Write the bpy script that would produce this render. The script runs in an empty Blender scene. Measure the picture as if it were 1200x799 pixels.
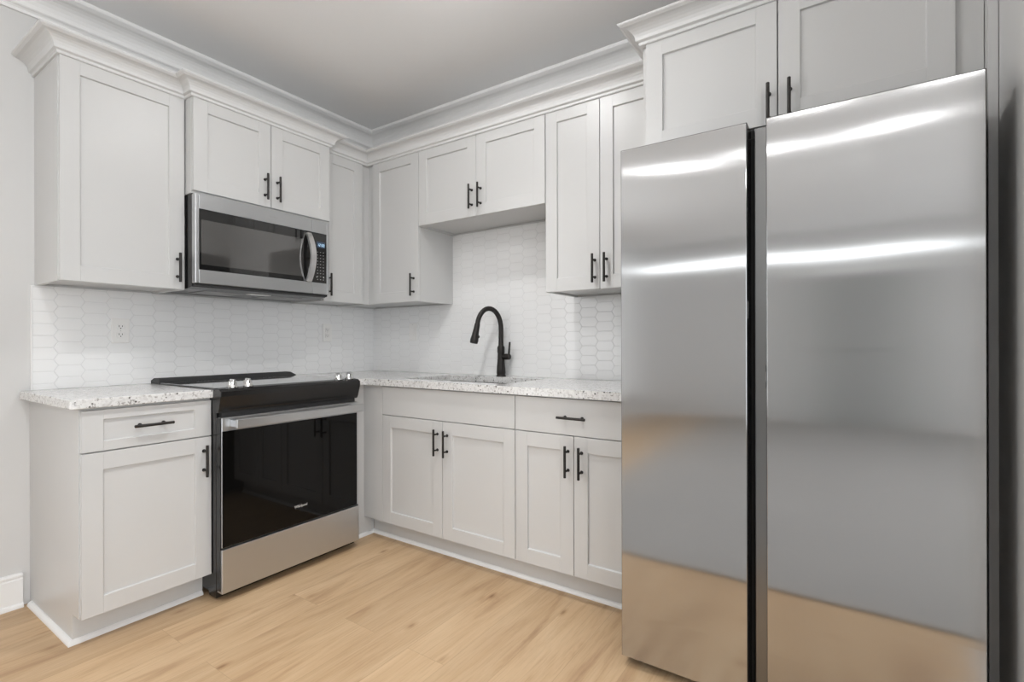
import bpy, bmesh, math, random
from mathutils import Vector, Matrix
random.seed(7)
S = bpy.context.scene
COL = S.collection
PI = math.pi

# ------------------------------------------------------------------ camera, light, exposure
cam_d = bpy.data.cameras.new('camera'); cam = bpy.data.objects.new('camera', cam_d); COL.objects.link(cam)
YAW = math.radians(33.85); ROLL = math.radians(-0.119)
fw = Vector((-math.sin(YAW), math.cos(YAW), 0)); rt = Vector((math.cos(YAW), math.sin(YAW), 0)); up = Vector((0, 0, 1))
r2 = rt*math.cos(ROLL) + up*math.sin(ROLL); u2 = up*math.cos(ROLL) - rt*math.sin(ROLL)
cam.matrix_world = Matrix(((r2.x, u2.x, -fw.x, 2.9497), (r2.y, u2.y, -fw.y, -2.5334), (r2.z, u2.z, -fw.z, 1.1221), (0, 0, 0, 1)))
cam_d.sensor_width = 36; cam_d.lens = 585.07/1200*36; cam_d.shift_y = 2.75/1200; cam_d.clip_start = 0.02
S.camera = cam
S.view_settings.view_transform = 'Standard'; S.view_settings.look = 'None'
S.view_settings.gamma = 1; S.view_settings.use_curve_mapping = False
S.view_settings.exposure = 0.11
w = bpy.data.worlds.new('world'); S.world = w; w.use_nodes = True
w.node_tree.nodes['Background'].inputs[0].default_value = (0.8, 0.9, 1, 1)
w.node_tree.nodes['Background'].inputs[1].default_value = 1.0

H = 2.66                      # ceiling height
XR = 3.30                     # wall beside the fridge
X2 = 5.6                      # far side of the open room
YF = -7.2                     # wall behind the camera
# low-profile opal dome lights on the ceiling: (x, y, radiance of the lens, downward watts, scale)
CANS = [(1.68, -1.11, 84, 3.8, 1), (1.68, -2.36, 125, 2.5, 1), (4.7, -3.6, 260, 3, 1),  # the last of these is added for fill, out of the fridge reflection
        (1.68, -3.60, 60, 0, 0.6), (2.45, -3.60, 40, 0, 0.6), (3.20, -3.60, 40, 0, 0.6), (2.75, -2.97, 20, 0, 0.6), (3.50, -2.97, 20, 0, 0.6)]  # small domes, placed and dimmed to draw the streaks on the fridge steel
ADDED_PANE_STRENGTH = 3.3  # glow of the added, unseen window panes

# ------------------------------------------------------------------ materials
def mat(name, col, rough=0.5, metal=0.0, spec=0.5, coat=0.0):
    m = bpy.data.materials.new(name); m.use_nodes = True
    b = m.node_tree.nodes['Principled BSDF']
    b.inputs['Base Color'].default_value = (*col, 1); b.inputs['Roughness'].default_value = rough
    b.inputs['Metallic'].default_value = metal; b.inputs['Specular IOR Level'].default_value = spec
    b.inputs['Coat Weight'].default_value = coat
    return m
def nodes(m): return m.node_tree.nodes, m.node_tree.links, m.node_tree.nodes['Principled BSDF']
def texco(N, L, scale=(1, 1, 1), kind='Object'):
    t = N.new('ShaderNodeTexCoord'); mp = N.new('ShaderNodeMapping'); mp.inputs['Scale'].default_value = scale
    L.new(t.outputs[kind], mp.inputs['Vector']); return mp.outputs['Vector']
def noise(N, L, vec, scale, detail=3, rough=0.5):
    n = N.new('ShaderNodeTexNoise'); n.inputs['Scale'].default_value = scale; n.inputs['Detail'].default_value = detail
    n.inputs['Roughness'].default_value = rough
    if vec is not None: L.new(vec, n.inputs['Vector'])
    return n
def ramp(N, L, fac, stops):
    r = N.new('ShaderNodeValToRGB'); e = r.color_ramp.elements
    while len(e) < len(stops): e.new(0.5)
    for el, (p, c) in zip(e, stops):
        el.position = p; el.color = (*c, 1) if len(c) == 3 else c
    L.new(fac, r.inputs['Fac']); return r
def bump(N, L, b, h, strength, dist):
    n = N.new('ShaderNodeBump'); n.inputs['Strength'].default_value = strength; n.inputs['Distance'].default_value = dist
    L.new(h, n.inputs['Height']); L.new(n.outputs['Normal'], b.inputs['Normal']); return n
def paint(name, col, rough, bs=0.05, sc=220):
    m = mat(name, col, rough); N, L, b = nodes(m)
    n = noise(N, L, texco(N, L), sc, 2)
    bump(N, L, b, n.outputs['Fac'], bs, 0.0006)
    n2 = noise(N, L, texco(N, L), 1.7, 2)
    r = ramp(N, L, n2.outputs['Fac'], [(0.3, tuple(c*0.975 for c in col)), (0.7, tuple(min(1, c*1.02) for c in col))])
    L.new(r.outputs['Color'], b.inputs['Base Color'])
    return m
M = {}
M['cab'] = paint('cabinet_white_lacquer', (0.612, 0.610, 0.602), 0.34, 0.03)
M['trim'] = paint('trim_white_paint', (0.86, 0.855, 0.845), 0.4, 0.03)
M['cabtrim'] = paint('cabinet_moulding_lacquer', (0.68, 0.68, 0.675), 0.4, 0.03)
M['wall'] = paint('wall_paint', (0.66, 0.655, 0.645), 0.7, 0.15, 260)
M['ceil'] = paint('ceiling_paint', (0.96, 0.96, 0.96), 0.85, 0.15, 200)
M['grout'] = paint('grout', (0.73, 0.73, 0.725), 0.7, 0.1, 400)
M['tile'] = paint('glazed_white_tile', (0.88, 0.88, 0.875), 0.14, 0.06, 25)
M['greydoor'] = paint('grey_door_paint', (0.26, 0.265, 0.26), 0.5)
M['plate'] = mat('white_plastic', (0.85, 0.84, 0.82), 0.3)
M['slot'] = mat('slot_dark', (0.03, 0.03, 0.03), 0.6)
M['pull'] = paint('dark_bronze_metal', (0.035, 0.032, 0.03), 0.42, 0.05, 300)
M['pull'].node_tree.nodes['Principled BSDF'].inputs['Metallic'].default_value = 0.6
M['black'] = paint('black_enamel', (0.009, 0.0085, 0.0085), 0.22, 0.02)
M['blackmatte'] = paint('black_plastic', (0.02, 0.02, 0.02), 0.55, 0.1, 300)
M['glass'] = mat('black_glass', (0.004, 0.0038, 0.0036), 0.04, 0, 0.22)
M['mwglass'] = mat('smoked_window_glass', (0.010, 0.010, 0.010), 0.04, 0, 0.6, 0.3)
M['mwscreen'] = mat('window_screen_glass', (0.05, 0.048, 0.046), 0.08, 0, 1.0, 1.0)
M['cooktop'] = mat('cooktop_glass', (0.014, 0.014, 0.014), 0.05, 0, 0.9, 0.6)
M['chrome'] = mat('polished_steel', (0.72, 0.71, 0.70), 0.18, 1.0)
M['satin'] = mat('satin_steel', (0.74, 0.735, 0.73), 0.34, 1.0)
M['greyprint'] = mat('grey_print', (0.50, 0.50, 0.50), 0.4)
M['silverprint'] = mat('silver_print', (0.6, 0.6, 0.6), 0.4, 0.3)
M['gasket'] = mat('dark_gasket', (0.012, 0.012, 0.012), 0.7)
M['filter'] = paint('grey_filter_mesh', (0.32, 0.32, 0.32), 0.45, 0.5, 500)
M['sinksteel'] = mat('sink_steel', (0.6, 0.6, 0.6), 0.28, 1.0)
def emis(name, col, st):
    m = mat(name, (0.02, 0.02, 0.02), 0.3); b = m.node_tree.nodes['Principled BSDF']
    b.inputs['Emission Color'].default_value = (*col, 1); b.inputs['Emission Strength'].default_value = st; return m
M['display'] = emis('display_digits', (0.55, 0.8, 1.0), 1.6)
M['displaybg'] = emis('display_glow', (0.03, 0.10, 0.22), 0.3)
M['sky'] = emis('daylight_pane', (0.93, 0.965, 1.0), ADDED_PANE_STRENGTH)  # added fill light from the open side
M['skyleft'] = emis('daylight_pane_left', (0.95, 0.975, 1.0), ADDED_PANE_STRENGTH*1.1)  # added fill light from the left wall
M['skyhigh'] = emis('transom_pane', (0.93, 0.97, 1.0), ADDED_PANE_STRENGTH*1.6)  # added bright strip for the fridge doors to reflect

def brushed(name, col, rough, aniso, tangent):
    """tangent = world direction along which a highlight stretches (across the brushing)"""
    m = mat(name, col, rough, 1.0); N, L, b = nodes(m)
    sc = (700, 700, 2) if abs(tangent[2]) < 0.5 else (2, 2, 700)
    n = noise(N, L, texco(N, L, sc), 1.0, 2)
    mr = N.new('ShaderNodeMapRange'); mr.inputs['To Min'].default_value = rough*0.97; mr.inputs['To Max'].default_value = rough*1.03
    L.new(n.outputs['Fac'], mr.inputs['Value']); L.new(mr.outputs['Result'], b.inputs['Roughness'])
    b.inputs['Anisotropic'].default_value = aniso
    t = N.new('ShaderNodeCombineXYZ')
    for k in range(3): t.inputs[k].default_value = tangent[k]
    L.new(t.outputs[0], b.inputs['Tangent'])
    # the sheet is never perfectly flat: broad shallow waves
    n2 = noise(N, L, texco(N, L, (2.2, 2.2, 0.5)), 1.0, 1)
    bump(N, L, b, n2.outputs['Fac'], 0.5, 0.012)
    return m
M['fridge'] = brushed('brushed_steel_vertical', (0.52, 0.52, 0.52), 0.12, 1.0, (1, 0, 0))
M['steel'] = brushed('brushed_steel', (0.58, 0.59, 0.60), 0.38, 0.4, (0, 0, 1))

M['gripsteel'] = mat('dark_grip_steel', (0.27, 0.27, 0.27), 0.32, 1.0)
def quartz():
    m = mat('speckled_quartz', (0.8, 0.79, 0.77), 0.16); N, L, b = nodes(m)
    v = texco(N, L)
    a = N.new('ShaderNodeTexVoronoi'); a.inputs['Scale'].default_value = 130; L.new(v, a.inputs['Vector'])
    base = ramp(N, L, a.outputs['Color'], [(0.0, (0.50, 0.49, 0.475)), (0.25, (0.63, 0.62, 0.61)), (0.5, (0.73, 0.725, 0.715)), (1.0, (0.76, 0.755, 0.745))])
    n = noise(N, L, v, 70, 3, 0.6)
    r2_ = ramp(N, L, n.outputs['Fac'], [(0.0, (1, 1, 1)), (0.36, (1, 1, 1)), (0.40, (0.0, 0.0, 0.0)), (1, (0, 0, 0))])
    mx = N.new('ShaderNodeMix'); mx.data_type = 'RGBA'
    L.new(r2_.outputs['Color'], mx.inputs['Factor']); L.new(base.outputs['Color'], mx.inputs['A']); mx.inputs['B'].default_value = (0.36, 0.345, 0.33, 1)
    c = N.new('ShaderNodeTexVoronoi'); c.inputs['Scale'].default_value = 75; L.new(v, c.inputs['Vector'])
    sep = N.new('ShaderNodeSeparateColor'); L.new(c.outputs['Color'], sep.inputs['Color'])
    g = N.new('ShaderNodeMath'); g.operation = 'GREATER_THAN'; g.inputs[1].default_value = 0.86; L.new(sep.outputs['Red'], g.inputs[0])
    d = N.new('ShaderNodeMath'); d.operation = 'LESS_THAN'; d.inputs[1].default_value = 0.30; L.new(c.outputs['Distance'], d.inputs[0])
    k = N.new('ShaderNodeMath'); k.operation = 'MULTIPLY'; L.new(g.outputs[0], k.inputs[0]); L.new(d.outputs[0], k.inputs[1])
    mx2 = N.new('ShaderNodeMix'); mx2.data_type = 'RGBA'
    L.new(k.outputs[0], mx2.inputs['Factor']); L.new(mx.outputs['Result'], mx2.inputs['A']); mx2.inputs['B'].default_value = (0.10, 0.095, 0.09, 1)
    L.new(mx2.outputs['Result'], b.inputs['Base Color'])
    return m
M['quartz'] = quartz()

def wood():
    m = mat('oak_plank_floor', (0.6, 0.42, 0.25), 0.42); N, L, b = nodes(m)
    t = N.new('ShaderNodeTexCoord'); sp = N.new('ShaderNodeSeparateXYZ'); L.new(t.outputs['Object'], sp.inputs[0])
    cb = N.new('ShaderNodeCombineXYZ'); L.new(sp.outputs['Y'], cb.inputs['X']); L.new(sp.outputs['X'], cb.inputs['Y'])
    br = N.new('ShaderNodeTexBrick'); L.new(cb.outputs[0], br.inputs['Vector'])
    br.inputs['Scale'].default_value = 1; br.inputs['Brick Width'].default_value = 1.22; br.inputs['Row Height'].default_value = 0.178
    br.inputs['Mortar Size'].default_value = 0.0007; br.inputs['Mortar Smooth'].default_value = 0.3; br.offset = 0.37; br.offset_frequency = 2
    br.inputs['Color1'].default_value = (0, 0, 0, 1); br.inputs['Color2'].default_value = (1, 1, 1, 1); br.inputs['Mortar'].default_value = (0.5, 0.5, 0.5, 1)
    bw = N.new('ShaderNodeSeparateColor'); L.new(br.outputs['Color'], bw.inputs['Color'])
    off = N.new('ShaderNodeVectorMath'); off.operation = 'MULTIPLY_ADD'
    L.new(br.outputs['Color'], off.inputs[0]); off.inputs[1].default_value = (17, 31, 0); L.new(t.outputs['Object'], off.inputs[2])
    def stretched(sx, sy, scale, det, ro, dist=0):
        mp = N.new('ShaderNodeMapping'); mp.inputs['Scale'].default_value = (sx, sy, 1); L.new(off.outputs[0], mp.inputs['Vector'])
        n = noise(N, L, mp.outputs['Vector'], scale, det, ro); n.inputs['Distortion'].default_value = dist; return n
    g1 = stretched(7, 0.9, 1.5, 6, 0.6, 0.9)
    g2 = stretched(60, 2.2, 2.2, 4, 0.6, 0.2)
    g3 = stretched(5, 1.1, 1.3, 3, 0.5, 0.3)
    c1 = ramp(N, L, g1.outputs['Fac'], [(0.28, (0.43, 0.275, 0.155)), (0.45, (0.56, 0.385, 0.225)), (0.6, (0.61, 0.435, 0.265)), (0.78, (0.66, 0.485, 0.31))])
    c2 = ramp(N, L, g2.outputs['Fac'], [(0.30, (0.84, 0.81, 0.78)), (0.5, (0.98, 0.975, 0.97)), (0.75, (1.03, 1.03, 1.03))])
    mul = N.new('ShaderNodeMix'); mul.data_type = 'RGBA'; mul.blend_type = 'MULTIPLY'; mul.inputs['Factor'].default_value = 0.9
    L.new(c1.outputs['Color'], mul.inputs['A']); L.new(c2.outputs['Color'], mul.inputs['B'])
    # knots and dark mineral streaks
    mpk = N.new('ShaderNodeMapping'); mpk.inputs['Scale'].default_value = (9, 3.6, 1); L.new(off.outputs[0], mpk.inputs['Vector'])
    vk = N.new('ShaderNodeTexVoronoi'); vk.inputs['Scale'].default_value = 1.0; L.new(mpk.outputs['Vector'], vk.inputs['Vector'])
    kr = ramp(N, L, vk.outputs['Distance'], [(0.03, (0.52, 0.43, 0.35)), (0.09, (0.85, 0.80, 0.76)), (0.17, (1, 1, 1))])
    kk = N.new('ShaderNodeMix'); kk.data_type = 'RGBA'; kk.blend_type = 'MULTIPLY'; kk.inputs['Factor'].default_value = 0.9
    L.new(mul.outputs['Result'], kk.inputs['A']); L.new(kr.outputs['Color'], kk.inputs['B'])
    tone = ramp(N, L, bw.outputs['Red'], [(0.0, (0.90, 0.885, 0.87)), (1.0, (1.05, 1.05, 1.05))])
    m2 = N.new('ShaderNodeMix'); m2.data_type = 'RGBA'; m2.blend_type = 'MULTIPLY'; m2.inputs['Factor'].default_value = 1
    L.new(kk.outputs['Result'], m2.inputs['A']); L.new(tone.outputs['Color'], m2.inputs['B'])
    seam = N.new('ShaderNodeMix'); seam.data_type = 'RGBA'; L.new(br.outputs['Fac'], seam.inputs['Factor'])
    L.new(m2.outputs['Result'], seam.inputs['A']); seam.inputs['B'].default_value = (0.40, 0.27, 0.16, 1)
    L.new(seam.outputs['Result'], b.inputs['Base Color'])
    mr = N.new('ShaderNodeMapRange'); mr.inputs['To Min'].default_value = 0.36; mr.inputs['To Max'].default_value = 0.55
    L.new(g3.outputs['Fac'], mr.inputs['Value']); L.new(mr.outputs['Result'], b.inputs['Roughness'])
    bump(N, L, b, g2.outputs['Fac'], 0.12, 0.0008)
    return m
M['wood'] = wood()

# ------------------------------------------------------------------ mesh helpers
def box(bm, x0, x1, y0, y1, z0, z1, bev=0.0, seg=2):
    vs = [bm.verts.new(p) for p in ((x0,y0,z0),(x1,y0,z0),(x1,y1,z0),(x0,y1,z0),(x0,y0,z1),(x1,y0,z1),(x1,y1,z1),(x0,y1,z1))]
    fs = [bm.faces.new([vs[i] for i in f]) for f in ((0,3,2,1),(4,5,6,7),(0,1,5,4),(1,2,6,5),(2,3,7,6),(3,0,4,7))]
    if bev > 0:
        es = set(e for f in fs for e in f.edges)
        bmesh.ops.bevel(bm, geom=list(es), offset=bev, segments=seg, affect='EDGES', profile=0.5)
def prism(bm, pts, a0, a1, axis='x', bev=0.0):
    """polygon of 2-D pts extruded along axis; axis x: pts are (y,z); y: (x,z); z: (x,y)"""
    def P(p, a):
        return {'x': (a, p[0], p[1]), 'y': (p[0], a, p[1]), 'z': (p[0], p[1], a)}[axis]
    A = [bm.verts.new(P(p, a0)) for p in pts]; B = [bm.verts.new(P(p, a1)) for p in pts]
    n = len(pts); fs = [bm.faces.new(A), bm.faces.new(B[::-1])]
    for i in range(n): fs.append(bm.faces.new((A[i], B[i], B[(i+1) % n], A[(i+1) % n])))
    bmesh.ops.recalc_face_normals(bm, faces=fs)
    if bev > 0:
        es = set(e for f in fs for e in f.edges)
        bmesh.ops.bevel(bm, geom=list(es), offset=bev, segments=2, affect='EDGES', profile=0.5)
def tube(bm, pts, rad, n=14, cap=True):
    pts = [Vector(p) for p in pts]; rads = rad if isinstance(rad, (list, tuple)) else [rad]*len(pts)
    rings = []; ref = None
    for i, p in enumerate(pts):
        t = (pts[min(i+1, len(pts)-1)] - pts[max(i-1, 0)])
        if t.length < 1e-9: t = Vector((0, 0, 1))
        t.normalize()
        if ref is None: ref = Vector((1, 0, 0)) if abs(t.x) < 0.9 else Vector((0, 1, 0))
        u = (ref - t*ref.dot(t)).normalized(); v = t.cross(u); ref = u
        rings.append([bm.verts.new(p + (u*math.cos(2*PI*k/n) + v*math.sin(2*PI*k/n))*rads[i]) for k in range(n)])
    for a, b_ in zip(rings, rings[1:]):
        for k in range(n): bm.faces.new((a[k], a[(k+1) % n], b_[(k+1) % n], b_[k]))
    if cap: bm.faces.new(rings[0][::-1]); bm.faces.new(rings[-1])
def lathe(bm, c, prof, n=24, axis='z'):
    pts = []; rads = []
    rings = []
    for (r, h) in prof:
        ring = []
        for k in range(n):
            a = 2*PI*k/n
            if axis == 'z': q = (c[0]+r*math.cos(a), c[1]+r*math.sin(a), c[2]+h)
            elif axis == 'x': q = (c[0]+h, c[1]+r*math.cos(a), c[2]+r*math.sin(a))
            else: q = (c[0]+r*math.sin(a), c[1]+h, c[2]+r*math.cos(a))
            ring.append(bm.verts.new(q))
        rings.append(ring)
    for a, b_ in zip(rings, rings[1:]):
        for k in range(n): bm.faces.new((a[k], a[(k+1) % n], b_[(k+1) % n], b_[k]))
    bm.faces.new(rings[0][::-1]); bm.faces.new(rings[-1])
def sweep(bm, prof, path, sides=1):
    """profile [(outward, z)] swept with mitred corners along a 2-D path; outward = right of travel direction"""
    path = [Vector(p) for p in path]; n = len(path); rings = []
    for i, p in enumerate(path):
        def nrm(a, b_):
            d = (b_-a).normalized(); return Vector((d.y, -d.x))*sides
        if i == 0: o = nrm(path[0], path[1])
        elif i == n-1: o = nrm(path[-2], path[-1])
        else:
            n1 = nrm(path[i-1], p); n2 = nrm(p, path[i+1]); o = (n1+n2)/(1+n1.dot(n2))
        rings.append([bm.verts.new((p.x+o.x*d, p.y+o.y*d, z)) for d, z in prof])
    m = len(prof); fs = []
    for a, b_ in zip(rings, rings[1:]):
        for k in range(m): fs.append(bm.faces.new((a[k], a[(k+1) % m], b_[(k+1) % m], b_[k])))
    fs.append(bm.faces.new(rings[0])); fs.append(bm.faces.new(rings[-1][::-1]))
    bmesh.ops.recalc_face_normals(bm, faces=fs)
def obj(name, bm, m, parent=None, smooth=False, loc=None):
    bmesh.ops.recalc_face_normals(bm, faces=bm.faces)
    me = bpy.data.meshes.new(name); bm.to_mesh(me); bm.free()
    me.materials.append(M[m] if isinstance(m, str) else m)
    if smooth:
        for p in me.polygons: p.use_smooth = True
        try: me.set_sharp_from_angle(angle=math.radians(35))
        except Exception: pass
    o = bpy.data.objects.new(name, me); COL.objects.link(o)
    if parent: o.parent = parent
    if loc: o.location = loc
    return o
def thing(name, label, cat, loc=(0, 0, 0), rz=0, group=None):
    o = bpy.data.objects.new(name, None); COL.objects.link(o); o.empty_display_size = 0.1
    o.location = loc; o.rotation_euler = (0, 0, rz); o['label'] = label; o['category'] = cat
    if group: o['group'] = group
    return o
def tag(o, label, cat, group=None):
    o['label'] = label; o['category'] = cat
    if group: o['group'] = group
    return o
def struct(name, bm, m, label=None):
    o = obj(name, bm, m); o['kind'] = 'structure'
    if label: o['label'] = label
    return o
BM = bmesh.new
def shaker(bm, x0, x1, z0, z1, yf, th=0.019, sx=0.065, sz=0.066, dep=0.009):
    g = 0.0015
    box(bm, x0, x0+sx, yf, yf+th, z0, z1, 0.0012, 1); box(bm, x1-sx, x1, yf, yf+th, z0, z1, 0.0012, 1)
    for (a, c) in ((z0, z0+sz), (z1-sz, z1)):
        box(bm, x0+sx-0.001, x1-sx+0.001, yf+0.00005, yf+th, a, c, 0.0012, 1)
    # recessed panel with a small chamfer round it
    X0, X1, Z0, Z1 = x0+sx, x1-sx, z0+sz, z1-sz; c = 0.002
    o = [(X0, Z0), (X1, Z0), (X1, Z1), (X0, Z1)]; i = [(X0+c, Z0+c), (X1-c, Z0+c), (X1-c, Z1-c), (X0+c, Z1-c)]
    O = [bm.verts.new((p[0], yf+dep-0.003, p[1])) for p in o]; I = [bm.verts.new((p[0], yf+dep, p[1])) for p in i]
    Bk = [bm.verts.new((p[0], yf+th-0.003, p[1])) for p in o]
    bm.faces.new(I)
    for k in range(4): bm.faces.new((O[k], O[(k+1) % 4], I[(k+1) % 4], I[k]))
    for k in range(4): bm.faces.new((O[k], O[(k+1) % 4], Bk[(k+1) % 4], Bk[k]))
    bm.faces.new(Bk)

# ------------------------------------------------------------------ the room
T = 0.12
b = BM(); box(b, -T, X2+T, YF-T, T, -0.1, 0); struct('floor', b, 'wood', 'light oak plank floor')
b = BM(); box(b, -T, X2+T, YF-T, T, H, H+0.1); struct('ceiling', b, 'ceil', 'flat painted ceiling')
ly0, ly1, lz0, lz1 = -5.2, -3.1, 0.5, 2.25
b = BM(); box(b, -T, 0, YF, ly0, 0, H); box(b, -T, 0, ly1, 0, 0, H); box(b, -T, 0, ly0, ly1, 0, lz0); box(b, -T, 0, ly0, ly1, lz1, H); struct('wall_left', b, 'wall', 'off-white wall behind the range')
b = BM(); box(b, -T, X2+T, 0, T, 0, H); struct('wall_back', b, 'wall', 'off-white wall behind the sink')
b = BM(); box(b, XR, XR+0.11, -1.35, 0, 0, H); struct('wall_right', b, 'wall', 'short white wall beside the refrigerator')
def window_frame(bm, P, a0, a1, z0, z1, n):
    """P(a, depth, z) gives a box corner; casing outside, mullions inside"""
    def bx(p, q, d0, d1, c0, c1):
        A_, B_ = P(p, d0, c0), P(q, d1, c1)
        box(bm, min(A_[0], B_[0]), max(A_[0], B_[0]), min(A_[1], B_[1]), max(A_[1], B_[1]), min(A_[2], B_[2]), max(A_[2], B_[2]))
    m_ = min(0.08, H-0.12-z1)
    bx(a0-0.08, a0, 0, 0.02, z0-0.08, z1+m_); bx(a1, a1+0.08, 0, 0.02, z0-0.08, z1+m_); bx(a0, a1, 0, 0.02, z1, z1+m_); bx(a0, a1, 0, 0.02, z0-0.08, z0)
    for k in range(1, n): c = a0+(a1-a0)*k/n; bx(c-0.025, c+0.025, -0.06, -0.01, z0, z1)
# side wall with a wide glowing window added as soft fill light
sy, ey, sz_, ez = -6.4, -1.7, 0.12, 2.25
b = BM(); box(b, X2, X2+T, YF, sy, 0, H); box(b, X2, X2+T, ey, 0, 0, H); box(b, X2, X2+T, sy, ey, 0, sz_); box(b, X2, X2+T, sy, ey, ez, H)
struct('wall_side', b, 'wall')
b = BM(); window_frame(b, lambda a, d, z_: (X2-d, a, z_), sy, ey, sz_, ez, 4); struct('window_1', b, 'trim')
b = BM(); window_frame(b, lambda a, d, z_: (d, a, z_), ly0, ly1, lz0, lz1, 2); struct('window_5', b, 'trim')  # unseen window added in the left wall as fill light
b = BM(); box(b, -0.075, -0.065, ly0, ly1, lz0, lz1); struct('window_6', b, 'skyleft')
b = BM(); box(b, X2+0.065, X2+0.075, sy, ey, sz_, ez); struct('window_2', b, 'sky')
# wall behind the camera; its glowing slot is added for the streak on the steel
wx0, wx1, wz0, wz1 = 0.2, 3.95, 2.27, 2.37
b = BM()
box(b, -T, wx0, YF-T, YF, 0, H); box(b, wx1, X2+T, YF-T, YF, 0, H)
box(b, wx0, wx1, YF-T, YF, 0, wz0); box(b, wx0, wx1, YF-T, YF, wz1, H)
struct('wall_front', b, 'wall')
b = BM()
for (a0, a1) in ((2.52, 3.10), (3.104, 3.68)): shaker(b, a0, a1, 0.01, 1.02, -0.04, sx=0.11, sz=0.12); shaker(b, a0, a1, 1.0, 2.03, -0.04, sx=0.11, sz=0.12)
b.transform(Matrix.Translation((6.2, YF+0.004, 0)) @ Matrix.Rotation(PI, 4, 'Z')); struct('door_1', b, 'greydoor')
b = BM()
for (a0, a1, c0, c1) in ((2.43, 2.518, 0, 2.13), (3.682, 3.77, 0, 2.13), (2.518, 3.682, 2.04, 2.13)): box(b, 6.2-a1, 6.2-a0, YF+0.0005, YF+0.05, c0, c1)
struct('trim_2', b, 'trim')
b = BM(); window_frame(b, lambda a, d, z_: (a, YF+d, z_), wx0, wx1, wz0, wz1, 1); struct('window_3', b, 'trim')
b = BM(); box(b, wx0, wx1, YF-0.075, YF-0.065, wz0, wz1); struct('window_4', b, 'skyhigh')

b = BM(); box(b, 1.25, 5.1, -7.14, -1.75, 0.0005, 0.010, 0.004)  # unseen rug, added to grey the reflection in the fridge doors
M['rug'] = paint('grey_rug_wool', (0.37, 0.36, 0.35), 0.95, 0.6, 500)
o = obj('area_rug', b, 'rug'); o['label'] = 'large grey area rug on the floor of the open room behind the camera'; o['category'] = 'rug'
# baseboards with a cap bead and a shoe moulding
def baseprof(): return [(0, 0), (0.028, 0), (0.028, 0.006), (0.024, 0.015), (0.016, 0.019), (0.015, 0.118), (0.012, 0.122), (0.012, 0.126), (0.0155, 0.131), (0.0155, 0.137), (0.008, 0.143), (0, 0.144)]
b = BM(); sweep(b, baseprof(), [(0.0, YF), (0.0, -1.9245)]); struct('baseboard_left', b, 'trim', 'tall white baseboard left of the base cabinet')
b = BM(); sweep(b, baseprof(), [(XR, -0.70), (XR, -1.35), (XR+0.11, -1.35), (XR+0.11, 0)], 1); struct('baseboard_right', b, 'trim')

# ceiling crown, a cove between two beads
cr = [(0, H-0.112), (0.012, H-0.112), (0.014, H-0.100), (0.020, H-0.094), (0.026, H-0.092)]
for k in range(7):
    a = k/6*PI/2; cr.append((0.030+0.060*(1-math.cos(a)), H-0.088+0.062*math.sin(a)))
cr += [(0.098, H-0.022), (0.108, H-0.016), (0.112, H-0.008), (0.112, H), (0, H)]
b = BM(); sweep(b, cr, [(0, YF), (0, 0), (XR, 0), (XR, -1.35)]); struct('trim_1', b, 'trim', 'white crown moulding at the ceiling')

# ------------------------------------------------------------------ tiled backsplash: elongated horizontal hexagons, one mesh per wall
def tiles(bm, regions, u_of, pitch=0.0955, rowh=0.053, tip=0.016, gap=0.0016, thick=0.010):
    def clip(poly, r):
        for (ax, lim, sgn) in ((0, r[0], 1), (0, r[1], -1), (1, r[2], 1), (1, r[3], -1)):
            out = []
            for i in range(len(poly)):
                p, q = poly[i], poly[(i+1) % len(poly)]
                dp, dq = (p[ax]-lim)*sgn, (q[ax]-lim)*sgn
                if dp >= 0: out.append(p)
                if dp*dq < 0:
                    t = dp/(dp-dq); out.append((p[0]+(q[0]-p[0])*t, p[1]+(q[1]-p[1])*t))
            poly = out
            if len(poly) < 3: return []
        return poly
    for r in regions:
        i0 = int(r[0]/pitch)-2; i1 = int(r[1]/pitch)+2
        for i in range(i0, i1):
            for j in range(-2, 40):
                cu = (i+0.5)*pitch; cz = 0.922+(j+(0.5 if i % 2 else 0.0))*rowh
                hw = pitch/2; hh = rowh/2
                hexa = [(cu-hw-tip/2, cz), (cu-hw+tip/2, cz-hh), (cu+hw-tip/2, cz-hh), (cu+hw+tip/2, cz), (cu+hw-tip/2, cz+hh), (cu-hw+tip/2, cz+hh)]
                def sc(q, g): return [(cu+(p[0]-cu)*(1-g/hw), cz+(p[1]-cz)*(1-g/hh)) for p in q]
                lo = clip(sc(hexa, gap/2), r); hi = clip(sc(hexa, gap/2+0.0013), r)
                if len(lo) < 3 or len(hi) != len(lo): 
                    if len(lo) < 3: continue
                    c = (sum(p[0] for p in lo)/len(lo), sum(p[1] for p in lo)/len(lo)); hi = [(c[0]+(p[0]-c[0])*0.94, c[1]+(p[1]-c[1])*0.94) for p in lo]
                A = [bm.verts.new(u_of(p[0], p[1], thick-0.0010)) for p in lo]; B = [bm.verts.new(u_of(p[0], p[1], thick)) for p in hi]
                try:
                    bm.faces.new(B)
                    for k in range(len(A)): bm.faces.new((A[k], A[(k+1) % len(A)], B[(k+1) % len(A)], B[k]))
                except ValueError: pass
ZC = 0.922
def backsplash(name, regions, u_of, label, rects):
    t = thing(name, label, 'backsplash')
    b = BM(); tiles(b, regions, u_of)
    o = BM()
    for r in rects: box(o, *r)
    obj('grout_bed', o, 'grout', t)
    bmesh.ops.recalc_face_normals(b, faces=b.faces)
    x = obj('tiles', b, 'tile', t)
    return t
backsplash('tile_backsplash', [(-1.892, -0.010, ZC+0.0005, 1.3795)], lambda u, z, d: (d, u, z),
           'white elongated hexagon tile backsplash behind the range', [(0.0005, 0.0091, -1.892, -0.0005, ZC+0.0003, 1.379)])
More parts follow.
